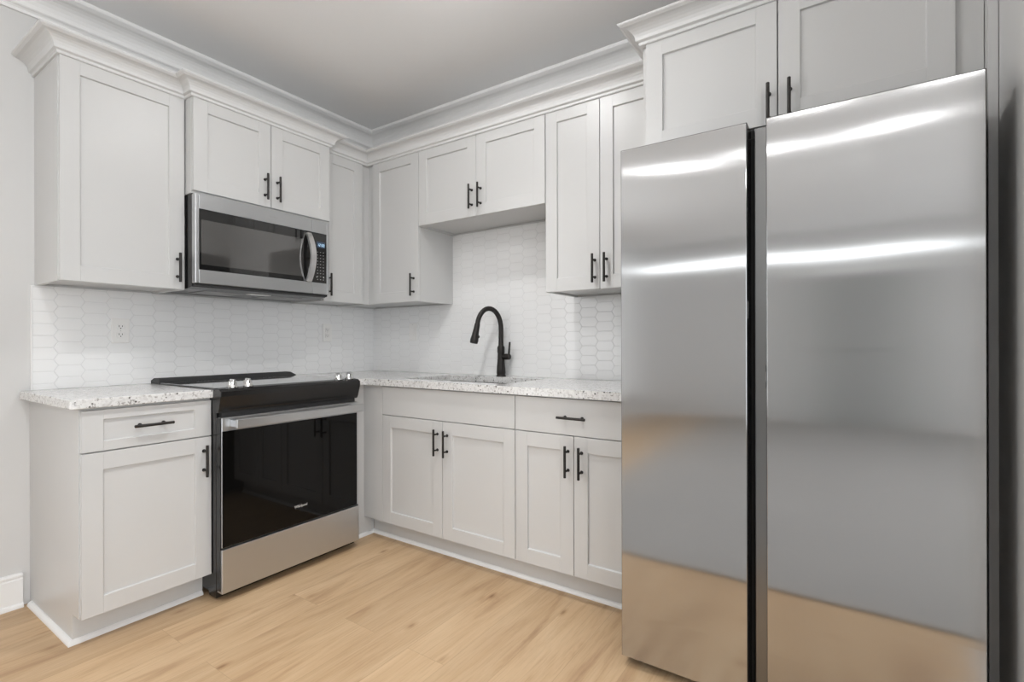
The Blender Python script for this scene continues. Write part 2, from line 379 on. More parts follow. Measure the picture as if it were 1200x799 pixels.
b = BM(); box(b, 0.0, 0.0115, -1.8975, -1.8925, ZC+0.0005, 1.379, 0.001)
tag(obj('tile_edge_strip', b, 'trim'), 'thin white metal edge strip ending the tile left of the outlet', 'edge strip')
backsplash('tile_backsplash', [(0.010, 0.787, ZC+0.0005, 1.3795), (0.787, 1.677, ZC+0.0005, 1.8315), (1.677, 2.282, ZC+0.0005, 1.3795)], lambda u, z, d: (u, -d, z),
           'white elongated hexagon tile backsplash behind the faucet', [(0.0095, 2.282, -0.0091, -0.0005, ZC+0.0003, 1.379), (0.788, 1.676, -0.0090, -0.0005, 1.379, 1.8315)])

# ------------------------------------------------------------------ cabinets
# local frame of a cabinet: x 0..w from left to right, front towards -y, z up from its base
pull_mesh = {}
def pull(parent, x, yf, z, vertical=True, L=0.137):
    key = (vertical, L)
    if key not in pull_mesh:
        b = BM(); r = 0.0058; off = 0.032
        ax = (lambda s, y: (0, y, s)) if vertical else (lambda s, y: (s, y, 0))
        e = 0.0012
        tube(b, [ax(-L/2, -off), ax(-L/2+e, -off), ax(L/2-e, -off), ax(L/2, -off)], [r-e, r, r, r-e], 16)
        for s in (-0.3, 0.3):
            tube(b, [ax(L*s, 0.0), ax(L*s, -0.002), ax(L*s, -0.0021), ax(L*s, -off)], [0.0075, 0.0075, 0.0045, 0.0045], 12)
        o = obj('handle', b, 'pull', parent, True); pull_mesh[key] = o.data
    else:
        o = bpy.data.objects.new('handle', pull_mesh[key]); COL.objects.link(o); o.parent = parent
    o.location = (x, yf, z); return o
def front(parent, spec, yf):
    kind, x0, x1, z0, z1 = spec[:5]; hd = spec[5] if len(spec) > 5 else None; style = spec[6] if len(spec) > 6 else 'shaker'
    b = BM()
    if style == 'slab': box(b, x0, x1, yf, yf+0.019, z0, z1, 0.0014, 2)
    elif style == 'shallow': shaker(b, x0, x1, z0, z1, yf, sx=0.066, sz=0.036)
    else: shaker(b, x0, x1, z0, z1, yf)
    o = obj(kind, b, 'cab', parent)
    if hd: pull(o, hd[0], yf, hd[1], hd[2] == 'v')
    return o
def upper(label, loc, rz, w, dep, h, fronts, fillers=(), z_base=0):
    """dep = depth to the door face"""
    t = thing('wall_cabinet', label, 'cabinet', loc, rz)
    d = dep-0.0188; b = BM(); p = 0.018
    box(b, 0, p, -d+0.018, 0, 0, h); box(b, w-p, w, -d+0.018, 0, 0, h)
    box(b, p, w-p, -d+0.018, 0, 0.010, 0.028); box(b, p, w-p, -d+0.018, 0, h-p, h); box(b, p, w-p, -0.012, -0.0005, 0.028, h-p)
    for (a, c) in ((0, 0.03), (w-0.03, w)): box(b, a, c, -d-0.0002, -d+0.018, 0, h)
    box(b, 0.03, w-0.03, -d-0.0002, -d+0.018, 0.0002, 0.03); box(b, 0.03, w-0.03, -d-0.0002, -d+0.018, h-0.04, h-0.0002)
    obj('carcass', b, 'cab', t)
    for f in fronts: front(t, f, -dep)
    for (x0, x1) in fillers:
        b = BM(); box(b, x0, x1, -d-0.0006, -d+0.017, 0.0005, h-0.0005); obj('filler_strip', b, 'cab', t)
    return t
G = 0.0015
RA = PI/2
ZU, ZT = 1.380, 2.300
# wall A (left wall) uppers: local x = y + offset
upper('tall single-door white wall cabinet left of the microwave', (0.0, -1.8832, ZU), RA, 0.4612, 0.33, ZT-ZU,
      [('door', 0.003, 0.4575, 0.001, ZT-ZU-0.004, (0.426, 0.101, 'v'))])
upper('short double-door white wall cabinet directly above the microwave', (0.0, -1.4205, 1.836), RA, 0.7505, 0.40, ZT-1.836,
      [('door', 0.003, 0.3838, 0.012, ZT-1.836-0.004, (0.350, 0.112, 'v')), ('door', 0.3868, 0.7475, 0.012, ZT-1.836-0.004, (0.419, 0.112, 'v'))])
upper('narrow single-door white wall cabinet between microwave and room corner', (0.0, -0.6685, ZU), RA, 0.3580, 0.33, ZT-ZU,
      [('door', 0.003, 0.296, 0.001, ZT-ZU-0.004, (0.036, 0.101, 'v'))], [(0.285, 0.3575)])
# wall B uppers
upper('single-door white wall cabinet in the room corner left of the sink', (0.0005, 0, ZU), 0, 0.7865, 0.33, ZT-ZU,
      [('door', 0.377, 0.7855, 0.001, ZT-ZU-0.004, (0.7485, 0.101, 'v'))], [(0.3100, 0.388)])
upper('short double-door white wall cabinet above the sink and faucet', (0.7880, 0, 1.834), 0, 0.8885, 0.33, ZT-1.834,
      [('door', 0.002, 0.4425, 0.001, ZT-1.834-0.004, (0.415, 0.107, 'v')), ('door', 0.4455, 0.8870, 0.001, ZT-1.834-0.004, (0.477, 0.107, 'v'))])
upper('tall double-door white wall cabinet just left of the refrigerator', (1.6775, 0, ZU), 0, 0.6040, 0.33, ZT-ZU,
      [('door', 0.002, 0.2965, 0.001, ZT-ZU-0.004, (0.272, 0.098, 'v')), ('door', 0.2995, 0.602, 0.001, ZT-ZU-0.004, (0.332, 0.098, 'v'))])
upper('deep double-door white cabinet above the refrigerator', (2.2825, 0, 1.870), 0, 0.9935, 0.62, ZT-1.870,
      [('door', 0.016, 0.4712, 0.001, ZT-1.870-0.004, (0.4465, 0.062, 'v')), ('door', 0.4748, 0.930, 0.001, ZT-1.870-0.004, (0.5095, 0.062, 'v'))], [(0.900, 0.9925)])
b = BM(); box(b, 3.2775, 3.2985, -0.640, -0.0005, 0.0, 2.554, 0.001)
tag(obj('tall_end_panel', b, 'cab'), 'narrow full-height white panel between refrigerator and right wall', 'panel')

def base(label, loc, rz, w, dep, fronts, toe=0.055, sides='both'):
    t = thing('base_cabinet', label, 'cabinet', loc, rz)
    d = dep-0.0188; h = 0.8855; p = 0.018; tk = 0.112; b = BM()
    prof = [(0, 0), (-d+toe, 0), (-d+toe, tk), (-d+0.018, tk), (-d+0.018, h), (0, h)]
    prism(b, prof, 0, p, 'x'); prism(b, prof, w-p, w, 'x')
    box(b, p, w-p, -d+0.018, 0, tk, tk+p); box(b, p, w-p, -0.012, -0.0005, tk+p, h)
    for (a, c) in ((0, 0.03), (w-0.03, w)): box(b, a, c, -d-0.0002, -d+0.018, tk, h)
    box(b, 0.03, w-0.03, -d-0.0002, -d+0.018, 0.69, 0.73); box(b, 0.03, w-0.03, -d-0.0002, -d+0.018, h-0.04, h-0.0002)
    obj('carcass', b, 'cab', t)
    b = BM(); box(b, p-0.001, w-p+0.001, -d+toe-0.0005, -d+toe+0.012, 0.0, tk-0.0005); obj('toe_kick', b, 'cab', t)
    for f in fronts: front(t, f, -dep)
    return t
ZK, ZS = 0.113, 0.7175
lc = base('white base cabinet left of the range with shaker drawer and door', (0.0010, -1.8995, 0), RA, 0.4532, 0.63,
     [('door', 0.003, 0.4510, ZK, ZS, (0.420, 0.617, 'v')), ('drawer', 0.003, 0.4510, ZS+0.005, 0.876, (0.225, 0.803, 'h'), 'shallow')], toe=0.07)
base('white sink base cabinet with false front and two doors under the faucet', (0.760, -0.0010, 0), 0, 0.9025, 0.59,
     [('door', 0.002, 0.4500, ZK, ZS, (0.419, 0.610, 'v')), ('door', 0.4530, 0.9010, ZK, ZS, (0.4845, 0.608, 'v')), ('false_front', 0.002, 0.9010, ZS+0.004, 0.879, None, 'slab')])
base('white base cabinet beside the refrigerator with slab drawer over two doors', (1.663, -0.0010, 0), 0, 0.6185, 0.59,
     [('door', 0.002, 0.3025, ZK, ZS, (0.277, 0.610, 'v')), ('door', 0.3055, 0.6165, ZK, ZS, (0.342, 0.610, 'v')), ('drawer', 0.002, 0.6165, ZS+0.004, 0.879, (0.304, 0.799, 'h'), 'slab')])
# corner fillers
t = thing('corner_filler', 'plain white filler panels closing the base corner right of the range', 'filler panel', (0.60, -0.59, 0))
b = BM(); box(b, -0.018, 0.0, -0.1175, 0.075, 0.0, 0.885, 0.001); obj('side_panel', b, 'cab', t)
b = BM(); box(b, 0.0003, 0.1590, 0.0005, 0.019, 0.113, 0.885, 0.001); obj('front_panel', b, 'cab', t)
b = BM(); box(b, 0.0005, 0.159, 0.0755, 0.088, 0.0, 0.112); obj('toe_kick', b, 'cab', t)
# quarter-round shoe mouldings
q = [(0, 0), (0.016, 0), (0.0155, 0.006), (0.012, 0.012), (0.006, 0.0165), (0, 0.018)]
b = BM(); sweep(b, q, [(0.0285, -1.8998), (0.5405, -1.8998), (0.5405, -1.4480)], 1)
tag(obj('shoe_moulding', b, 'trim'), 'thin white shoe moulding wrapping the foot of the cabinet left of the range', 'moulding')
b = BM(); sweep(b, q, [(0.6005, -0.7075), (0.6005, -0.5150), (2.279, -0.5150)], 1)
tag(obj('shoe_moulding', b, 'trim'), 'long thin white shoe moulding under the sink cabinets', 'moulding')

# cabinet crown
def crownprof(zb=2.287, zt=2.362, pr=0.072):
    p = [(-0.018, zb), (0.006, zb), (0.008, zb+0.004), (0.008, zb+0.011), (0.012, zb+0.014), (0.016, zb+0.015)]
    h = zt-zb-0.030
    for k in range(7):
        a = k/6*PI/2; p.append((0.018+(pr-0.030)*(1-math.cos(a)), zb+0.017+h*math.sin(a)*0.98))
    p += [(pr-0.008, zt-0.011), (pr-0.003, zt-0.008), (pr, zt-0.004), (pr, zt), (-0.018, zt)]
    return p
b = BM()
sweep(b, crownprof(), [(0.0015, -1.8838), (0.3305, -1.8838), (0.3305, -1.4215), (0.4005, -1.4215), (0.4005, -0.6695), (0.3305, -0.6695), (0.3305, -0.3305), (2.281, -0.3305)], 1)
tag(obj('cabinet_crown', b, 'cabtrim'), 'white crown moulding running along the wall cabinets from left end to refrigerator cabinet', 'crown moulding')
b = BM()
sweep(b, crownprof(), [(2.2815, -0.405), (2.2815, -0.6205), (3.2765, -0.6205)], 1)
tag(obj('cabinet_crown', b, 'cabtrim'), 'white crown moulding on top of the refrigerator cabinet', 'crown moulding')

# ------------------------------------------------------------------ countertops
def slab(bm, poly, z0, z1, bev=0.004):
    prism(bm, poly, z0, z1, 'z')
    es = [e for e in bm.edges if abs(e.verts[0].co.z-e.verts[1].co.z) < 1e-6]
    bmesh.ops.bevel(bm, geom=es, offset=bev, segments=3, affect='EDGES', profile=0.5)
ZB = 0.8865
def rc(cx, cy, r, a0, n=5): return [(cx+r*math.cos(a0+PI/2*k/n), cy+r*math.sin(a0+PI/2*k/n)) for k in range(n+1)]
b = BM()
slab(b, [(0.0085, -1.9325)] + rc(0.635, -1.9175, 0.015, -PI/2) + [(0.65, -1.4500), (0.0085, -1.4500)], ZB, ZC)
# the piece runs on to the wall beyond the tile
tag(obj('countertop', b, 'quartz'), 'speckled white quartz countertop piece left of the range', 'countertop')
b = BM()
# L-shaped top with a sink cut-out: built from a grid so that the hole is real
sx0, sx1, sy0, sy1 = 0.845, 1.545, -0.500, -0.105
xs = [0.0085, 0.65, sx0, sx1, 2.281]; ys = [-0.7065, -0.615, sy0, sy1, -0.0085]
cells = [(i, j) for i in range(4) for j in range(4) if not (i == 2 and j == 2) and not (j == 0 and i > 0)]
vv = {}
def V(i, j, z):
    k = (i, j, z)
    if k not in vv: vv[k] = b.verts.new((xs[i], ys[j], z))
    return vv[k]
for (i, j) in cells:
    b.faces.new((V(i,j,ZC), V(i+1,j,ZC), V(i+1,j+1,ZC), V(i,j+1,ZC)))
    b.faces.new((V(i,j,ZB), V(i,j+1,ZB), V(i+1,j+1,ZB), V(i+1,j,ZB)))
    for (a, c, ni, nj) in (((i,j),(i+1,j),i,j-1), ((i+1,j),(i+1,j+1),i+1,j), ((i+1,j+1),(i,j+1),i,j+1), ((i,j+1),(i,j),i-1,j)):
        if (ni, nj) not in cells: b.faces.new((V(*a,ZB), V(*c,ZB), V(*c,ZC), V(*a,ZC)))
es = [e for e in b.edges if e.is_manifold and e.calc_face_angle(0) > 1.0 and abs(e.verts[0].co.z-e.verts[1].co.z) < 1e-6]
bmesh.ops.bevel(b, geom=es, offset=0.003, segments=2, affect='EDGES', profile=0.5)
tag(obj('countertop', b, 'quartz'), 'speckled white quartz countertop with sink cut-out along the back wall', 'countertop')
# undermount sink
t = thing('kitchen_sink', 'steel undermount sink sunk in the countertop below the faucet', 'sink', ((sx0+sx1)/2, (sy0+sy1)/2, ZB-0.2))
hx, hy = (sx1-sx0)/2+0.006, (sy1-sy0)/2+0.006
b = BM(); th = 0.003; dz = 0.1985
box(b, -hx-0.02, -hx, -hy-0.02, hy+0.02, dz-0.003, dz); box(b, hx, hx+0.02, -hy-0.02, hy+0.02, dz-0.003, dz)
box(b, -hx, hx, -hy-0.02, -hy, dz-0.003, dz); box(b, -hx, hx, hy, hy+0.02, dz-0.003, dz)
box(b, -hx-th, -hx, -hy, hy, 0, dz); box(b, hx, hx+th, -hy, hy, 0, dz); box(b, -hx-th, hx+th, -hy-th, -hy, 0, dz); box(b, -hx-th, hx+th, hy, hy+th, 0, dz)
box(b, -hx-th, hx+th, -hy-th, hy+th, -th, 0)
obj('basin', b, 'sinksteel', t)
b = BM(); lathe(b, (0, 0.05, 0), [(0.055, 0.0), (0.055, 0.003), (0.045, 0.004), (0.04, 0.002), (0.0, 0.002)]); obj('drain', b, 'chrome', t, True)

# ------------------------------------------------------------------ faucet
fx, fy = 1.212, -0.062
t = thing('kitchen_faucet', 'matte black gooseneck pull-down faucet standing behind the sink', 'faucet', (fx, fy, ZC))
b = BM(); lathe(b, (0, 0, 0), [(0.0, 0), (0.029, 0.0), (0.029, 0.006), (0.026, 0.010), (0.0255, 0.014), (0.028, 0.020), (0.0265, 0.045), (0.022, 0.095), (0.0205, 0.140), (0.0225, 0.146), (0.0225, 0.176), (0.020, 0.182), (0.0165, 0.186), (0.0, 0.186)], 28)
obj('body', b, 'pull', t, True)
ang = math.radians(244)       # the spout swings a little towards the left bowl
dx, dy = math.cos(ang), math.sin(ang)
R_ = 0.080; zc = 0.290
pts = [(0, 0, 0.180), (0, 0, 0.22), (0, 0, 0.26)]
for k in range(0, 17):
    a = PI*k/16*0.93
    pts.append(((R_-R_*math.cos(a))*dx, (R_-R_*math.cos(a))*dy, zc+0.118*math.sin(a)))
b = BM(); tube(b, pts, [0.0165]+[0.0145]*(len(pts)-1), 20); obj('spout', b, 'pull', t, True)
e = Vector(pts[-1]); dirv = (e-Vector(pts[-2])).normalized()
b = BM()
prof = [(0.0, 0.0152), (0.004, 0.0165), (0.03, 0.0172), (0.07, 0.0205), (0.095, 0.0240), (0.104, 0.0245), (0.106, 0.0235), (0.116, 0.0230), (0.118, 0.020)]
tube(b, [e+dirv*s for s, _ in prof], [r for _, r in prof], 24); sh = obj('spray_head', b, 'pull', t, True)
sd = Vector((-dx, -dy, 0.0)); c = e+dirv*0.078
b = BM(); n_ = Vector((dx, dy, 0))
tube(b, [c - n_*0.018, c - n_*0.027], [0.010, 0.008], 12); obj('spray_button', b, 'blackmatte', sh, True)
b = BM()
tube(b, [(0.012, 0, 0.120), (0.030, 0, 0.120), (0.031, 0, 0.120), (0.062, 0, 0.120), (0.064, 0, 0.120)], [0.016, 0.017, 0.0185, 0.0175, 0.015], 20)
lv = obj('handle_hub', b, 'pull', t, True)
b = BM(); tube(b, [(0.056, 0, 0.118), (0.058, 0, 0.14), (0.064, 0, 0.205), (0.064, 0, 0.209)], [0.0075, 0.0065, 0.0060, 0.004], 14)
obj('lever', b, 'pull', lv, True)

# ------------------------------------------------------------------ outlets
def outlet(label, loc, rz, kind='duplex'):
    t = thing('wall_outlet' if kind == 'duplex' else 'wall_switch', label, 'outlet' if kind == 'duplex' else 'switch', loc, rz)
    b = BM(); box(b, -0.0365, 0.0365, -0.0065, 0, -0.060, 0.060, 0.003, 3); obj('cover_plate', b, 'plate', t)
    if kind == 'duplex':
        for s in (-1, 1):
            b = BM(); box(b, -0.0165, 0.0165, -0.0085, -0.0055, s*0.0195-0.0145, s*0.0195+0.0145, 0.0035, 2); r = obj('receptacle', b, 'plate', t)
            b = BM()
            for x, hh in ((-0.0065, 0.0045), (0.0065, 0.0036)): box(b, x-0.0012, x+0.0012, -0.0088, -0.0080, s*0.0195+0.003-hh, s*0.0195+0.003+hh)
            lathe(b, (0, -0.0080, s*0.0195-0.0075), [(0.0025, 0), (0.0025, -0.0008)], 10, 'y'); obj('slots', b, 'slot', r)
    else:
        b = BM(); box(b, -0.0165, 0.0165, -0.0085, -0.0055, -0.033, 0.033, 0.002, 2); r = obj('rocker', b, 'plate', t)
    b = BM(); lathe(b, (0, -0.0065, 0.0), [(0.0022, 0), (0.0022, -0.0009)], 10, 'y') if kind == 'duplex' else lathe(b, (0, -0.0065, 0.048), [(0.0022, 0), (0.0022, -0.0009)], 10, 'y')
    obj('screw', b, 'greyprint', t, True)
    return t
outlet('white duplex wall outlet on the tile left of the range', (0.0100, -1.577, 1.187), RA)
outlet('white duplex wall outlet on the tile right of the range, near the corner', (0.0100, -0.413, 1.197), RA)
outlet('white rocker switch on the back wall tile left of the faucet', (0.423, -0.0100, 1.205), 0, 'rocker')

# ------------------------------------------------------------------ range (local: x along the wall, front -y)
t = thing('kitchen_range', 'stainless slide-in electric range with black glass oven door', 'range', (0.0, -1.4455, 0), RA)
W = 0.7325
b = BM(); prism(b, [(-0.020, 0.03), (-0.60, 0.03), (-0.60, 0.012), (-0.665, 0.012), (-0.665, 0.900), (-0.020, 0.900)], 0.0, W, 'x', 0.002); obj('body', b, 'black', t)
# cooktop with raised rear vent and overhanging glass
b = BM(); box(b, -0.003+0.0, W+0.003, -0.668, -0.115, 0.9228, 0.9300, 0.0025, 2); ck = obj('cooktop', b, 'cooktop', t)
b = BM()
for (cx, cy, r) in ((0.20, -0.50, 0.105), (0.20, -0.24, 0.08), (0.54, -0.50, 0.115), (0.54, -0.24, 0.075)):
    for rr in (r, r*0.62):
        n = 48; b = BM()
        A = [b.verts.new((cx+rr*math.cos(2*PI*k/n), cy+rr*math.sin(2*PI*k/n), 0.93005)) for k in range(n)]
        B = [b.verts.new((cx+(rr-0.0015)*math.cos(2*PI*k/n), cy+(rr-0.0015)*math.sin(2*PI*k/n), 0.93005)) for k in range(n)]
        for k in range(n): b.faces.new((A[k], A[(k+1) % n], B[(k+1) % n], B[k]))
        obj('burner_ring', b, 'greyprint', ck)
b = BM()
# rear vent: a low black trim with bevelled ends
A = [(-0.006, -0.020, 0.9230), (W+0.006, -0.020, 0.9230), (W+0.006, -0.118, 0.9230), (-0.006, -0.118, 0.9230)]
Bt = [(0.006, -0.024, 0.9490), (W-0.006, -0.024, 0.9490), (W-0.012, -0.080, 0.9490), (0.012, -0.080, 0.9490)]
Md = [(-0.006, -0.020, 0.9380), (W+0.006, -0.020, 0.9380), (W+0.004, -0.116, 0.9310), (-0.004, -0.116, 0.9310)]
ra = [[b.verts.new(p) for p in X] for X in (A, Md, Bt)]
for u, v in zip(ra, ra[1:]):
    for k in range(4): b.faces.new((u[k], u[(k+1) % 4], v[(k+1) % 4], v[k]))
b.faces.new(ra[0][::-1]); b.faces.new(ra[-1])
vt = obj('rear_vent', b, 'blackmatte', t)
for k in range(6): b = BM(); box(b, 0.07+k*0.105, 0.07+k*0.105+0.07, -0.070, -0.035, 0.9488, 0.9498); obj('vent_slot', b, 'slot', vt)
# front control fascia, leaning back below
b = BM()
prism(b, [(-0.640, 0.9235), (-0.668, 0.9305), (-0.700, 0.9255), (-0.716, 0.9150), (-0.716, 0.895), (-0.698, 0.835), (-0.690, 0.822), (-0.640, 0.822)], -0.004, W+0.004, 'x', 0.002)
fa = obj('control_panel', b, 'black', t)
b = BM(); box(b, 0.012, W-0.012, -0.690, -0.640, 0.802, 0.8215, 0.002); obj('vent_gap', b, 'gasket', t)
for kx in (0.068, 0.136, 0.628, 0.694):
    kb = BM(); lathe(kb, (kx, -0.672, 0.9290), [(0.0, 0), (0.0235, 0.0), (0.0235, 0.004), (0.020, 0.007), (0.0185, 0.012), (0.0175, 0.026), (0.0155, 0.028), (0.0, 0.028)], 24)
    kn = obj('knob', kb, 'chrome', t, True)
    kb = BM(); box(kb, kx-0.0045, kx+0.0045, -0.672-0.017, -0.672+0.017, 0.955, 0.965, 0.0015); obj('knob_grip', kb, 'chrome', kn)
# oven door
b = BM()
box(b, 0.004, W-0.004, -0.706, -0.668, 0.236, 0.8015, 0.003); dr = obj('oven_door', b, 'steel', t)
b = BM(); box(b, 0.0055, 0.7165, -0.7115, -0.7062, 0.2395, 0.7430, 0.0012); gl = obj('door_glass', b, 'glass', dr)
for s_ in (0.0005, W-0.0035): b = BM(); box(b, s_, s_+0.003, -0.700, -0.668, 0.05, 0.80); obj('edge_trim', b, 'black', t)
b = BM(); box(b, 0.040, W-0.008, -0.762, -0.750, 0.7545, 0.7955, 0.004, 3)
for s in (0.040, W-0.032): box(b, s, s+0.024, -0.752, -0.7055, 0.760, 0.790, 0.003)
obj('door_handle', b, 'steel', dr)
# drawer
b = BM(); box(b, 0.002, W-0.002, -0.7115, -0.668, 0.040, 0.2305, 0.003); obj('storage_drawer', b, 'steel', t)
b = BM(); box(b, 0.004, W-0.004, -0.690, -0.64, 0.231, 0.2355); obj('drawer_gap', b, 'gasket', t)
for k in (0.05, W-0.05):
    for yy in (-0.62, -0.08):
        b = BM(); lathe(b, (k, yy, 0), [(0.018, 0), (0.018, 0.012), (0.008, 0.014), (0.008, 0.031)], 14); obj('foot', b, 'blackmatte', t, True)
def text(s, size, mt, parent, loc, ext=0.0004, bold=0.0, italic=0.0):
    """letters standing on the x axis, facing -y"""
    c = bpy.data.curves.new('lettering', 'FONT'); c.body = s; c.size = size; c.extrude = ext; c.align_x = 'CENTER'; c.align_y = 'CENTER'
    c.offset = bold; c.shear = italic; c.resolution_u = 3
    o = bpy.data.objects.new('lettering', c); COL.objects.link(o)
    dg = bpy.context.evaluated_depsgraph_get(); me = bpy.data.meshes.new_from_object(o.evaluated_get(dg))
    bpy.data.objects.remove(o); me.transform(Matrix.Rotation(PI/2, 4, 'X'))
    me.materials.clear(); me.materials.append(M[mt]); me.name = 'lettering'
    o = bpy.data.objects.new('lettering', me); COL.objects.link(o); o.parent = parent; o.location = loc; return o
text('Whirlpool', 0.0165, 'silverprint', gl, (0.376, -0.7119, 0.324), bold=0.0003, italic=0.15)
def ring(parent, cx, y, cz, rx, rz_, tilt, wd, mt, a0=0.0, a1=2*PI):
    b = BM(); n = 44; P = []
    for k in range(n+1):
        a = a0+(a1-a0)*k/n; x = rx*math.cos(a); z = rz_*math.sin(a)
        wdt = wd*(0.35+0.65*abs(math.sin((k/n)*PI)))
        s = 1+wdt/rx; x2, z2 = x*s, z*(1+wdt/rz_*0.6)
        rot = lambda X, Z: (cx+X*math.cos(tilt)-Z*math.sin(tilt), y, cz+X*math.sin(tilt)+Z*math.cos(tilt))
        P.append((b.verts.new(rot(x, z)), b.verts.new(rot(x2, z2))))
    for p, q_ in zip(P, P[1:]):
        b.faces.new((p[0], p[1], q_[1], q_[0]))
    bmesh.ops.solidify(b, geom=list(b.faces), thickness=0.0004)
    return obj('swoosh_mark', b, mt, parent)
ring(gl, 0.366, -0.7119, 0.3235, 0.020, 0.0085, 0.35, 0.0012, 'silverprint', 0.6, 5.6)

# ------------------------------------------------------------------ microwave
t = thing('microwave_oven', 'stainless over-the-range microwave with black glass door and bowed handle', 'microwave', (0.0, -1.4200, 1.385), RA)
W = 0.7262; Z0 = 1.385
def z(v): return v-Z0
b = BM(); prism(b, [(-0.0105, z(1.388)), (-0.150, z(1.387)), (-0.330, z(1.387)), (-0.385, z(1.394)), (-0.3855, z(1.834)), (-0.0105, z(1.834))], 0.001, W-0.001, 'x', 0.0015); obj('body', b, 'black', t)
b = BM(); prism(b, [(-0.386, z(1.394)), (-0.412, z(1.399)), (-0.412, z(1.4085)), (-0.386, z(1.4085))], 0.006, W-0.006, 'x'); obj('lower_grille', b, 'blackmatte', t)
seam = 0.6165
def frame(bm, x0, x1, z0, z1, ix0, ix1, iz0, iz1, y0, y1):
    box(bm, x0, ix0, y0, y1, z0, z1, 0.0015); box(bm, ix1, x1, y0, y1, z0, z1, 0.0015)
    box(bm, ix0-0.002, ix1+0.002, y0+0.0001, y1, z0, iz0, 0.0015); box(bm, ix0-0.002, ix1+0.002, y0+0.0001, y1, iz1, z1, 0.0015)
b = BM()
x0 = 0.0; za, zb_, zg0, zg1 = z(1.409), z(1.8295), z(1.473), z(1.760)
box(b, x0, 0.018, -0.422, -0.3865, za, zb_, 0.003)
box(b, 0.0175, seam-0.0008, -0.4218, -0.3865, za, zg0, 0.0015); box(b, 0.0175, seam-0.0008, -0.4218, -0.3865, zg1, zb_, 0.0015)
md = obj('oven_door', b, 'steel', t)
b = BM(); box(b, 0.0178, seam-0.0008, -0.4212, -0.390, zg0+0.0002, zg1-0.0002, 0.0008); dg_ = obj('door_glass', b, 'mwglass', md)
b = BM(); box(b, 0.027, 0.562, -0.42145, -0.4210, z(1.499), z(1.710)); obj('window_screen', b, 'mwscreen', dg_)
b = BM()
n = 16; hp = []
for k in range(n+1):
    s = k/n; zz = z(1.475)+s*0.272; hp.append((-0.432-0.046*math.sin(PI*s)**0.85, zz))
inner = [(p[0]+0.012, p[1]+(0.004 if k < n/2 else -0.004)) for k, p in enumerate(hp)]
A = [b.verts.new((0.573, p[0], p[1])) for p in hp]; B = [b.verts.new((0.605, p[0], p[1])) for p in hp]
C_ = [b.verts.new((0.605, p[0], p[1])) for p in inner]; D_ = [b.verts.new((0.573, p[0], p[1])) for p in inner]
for k in range(n):
    for (P, Q) in ((A, B), (B, C_), (C_, D_), (D_, A)): b.faces.new((P[k], Q[k], Q[k+1], P[k+1]))
for k in (0, n): b.faces.new((A[k], B[k], C_[k], D_[k]))
obj('door_handle', b, 'satin', md, True)
for zz in (z(1.478), z(1.742)): b = BM(); box(b, 0.579, 0.601, -0.433, -0.4208, zz-0.008, zz+0.008, 0.002); obj('handle_mount', b, 'chrome', md)
b = BM()
box(b, W-0.0165, W, -0.422, -0.3865, za, zb_, 0.003)
box(b, seam+0.0008, W-0.016, -0.4218, -0.3865, za, zg0, 0.0015); box(b, seam+0.0008, W-0.016, -0.4218, -0.3865, zg1, zb_, 0.0015)
cp = obj('control_panel', b, 'steel', t)
b = BM(); box(b, seam+0.0008, W-0.0167, -0.4212, -0.390, zg0+0.0002, zg1-0.0002, 0.0008); pg = obj('panel_glass', b, 'mwglass', cp)
b = BM(); box(b, 0.645, 0.699, -0.4216, -0.4210, z(1.676), z(1.710), 0.0002, 1); dp = obj('display', b, 'displaybg', pg)
b = BM()   # glowing clock segments
def seg(x, zc_, on):
    w_, h_, t_ = 0.0062, 0.0068, 0.0015
    if 'a' in on: box(b, x, x+w_, -0.4219, -0.4215, zc_+h_-t_/2, zc_+h_+t_/2)
    if 'g' in on: box(b, x, x+w_, -0.4219, -0.4215, zc_-t_/2, zc_+t_/2)
    if 'd' in on: box(b, x, x+w_, -0.4219, -0.4215, zc_-h_-t_/2, zc_-h_+t_/2)
    if 'b' in on: box(b, x+w_-t_/2, x+w_+t_/2, -0.4219, -0.4215, zc_, zc_+h_)
    if 'c' in on: box(b, x+w_-t_/2, x+w_+t_/2, -0.4219, -0.4215, zc_-h_, zc_)
    if 'f' in on: box(b, x-t_/2, x+t_/2, -0.4219, -0.4215, zc_, zc_+h_)
    if 'e' in on: box(b, x-t_/2, x+t_/2, -0.4219, -0.4215, zc_-h_, zc_)
for k, on in enumerate(('bc', 'abged', 'abcdef', 'abcdef')): seg(0.650+k*0.0115+(0.003 if k > 1 else 0), z(1.692), on)
obj('display_digits', b, 'display', dp)
b = BM()
for r_ in range(10):
    zz = z(1.650)-r_*0.0175
    for c_ in range(3):
        xx = 0.650+c_*0.019; ww = 0.0068 if (r_+c_) % 3 else 0.0062
        box(b, xx-ww/2, xx+ww/2, -0.42155, -0.4211, zz-0.0014, zz+0.0014)
for xx in (0.645, 0.690): box(b, xx-0.003, xx+0.003, -0.42155, -0.4211, z(1.503), z(1.509))
obj('keypad_print', b, 'greyprint', pg)
text('Whirlpool', 0.011, 'greyprint', md, (0.385, -0.42205, z(1.795)), 0.0002)
# underside: filters and lamp lens
for xx in (0.10, 0.43): b = BM(); box(b, xx, xx+0.20, -0.30, -0.12, z(1.3845), z(1.3872), 0.001); obj('grease_filter', b, 'filter', t)
b = BM(); box(b, 0.31, 0.42, -0.34, -0.28, z(1.3850), z(1.3872), 0.001); obj('lamp_cover', b, 'plate', t)

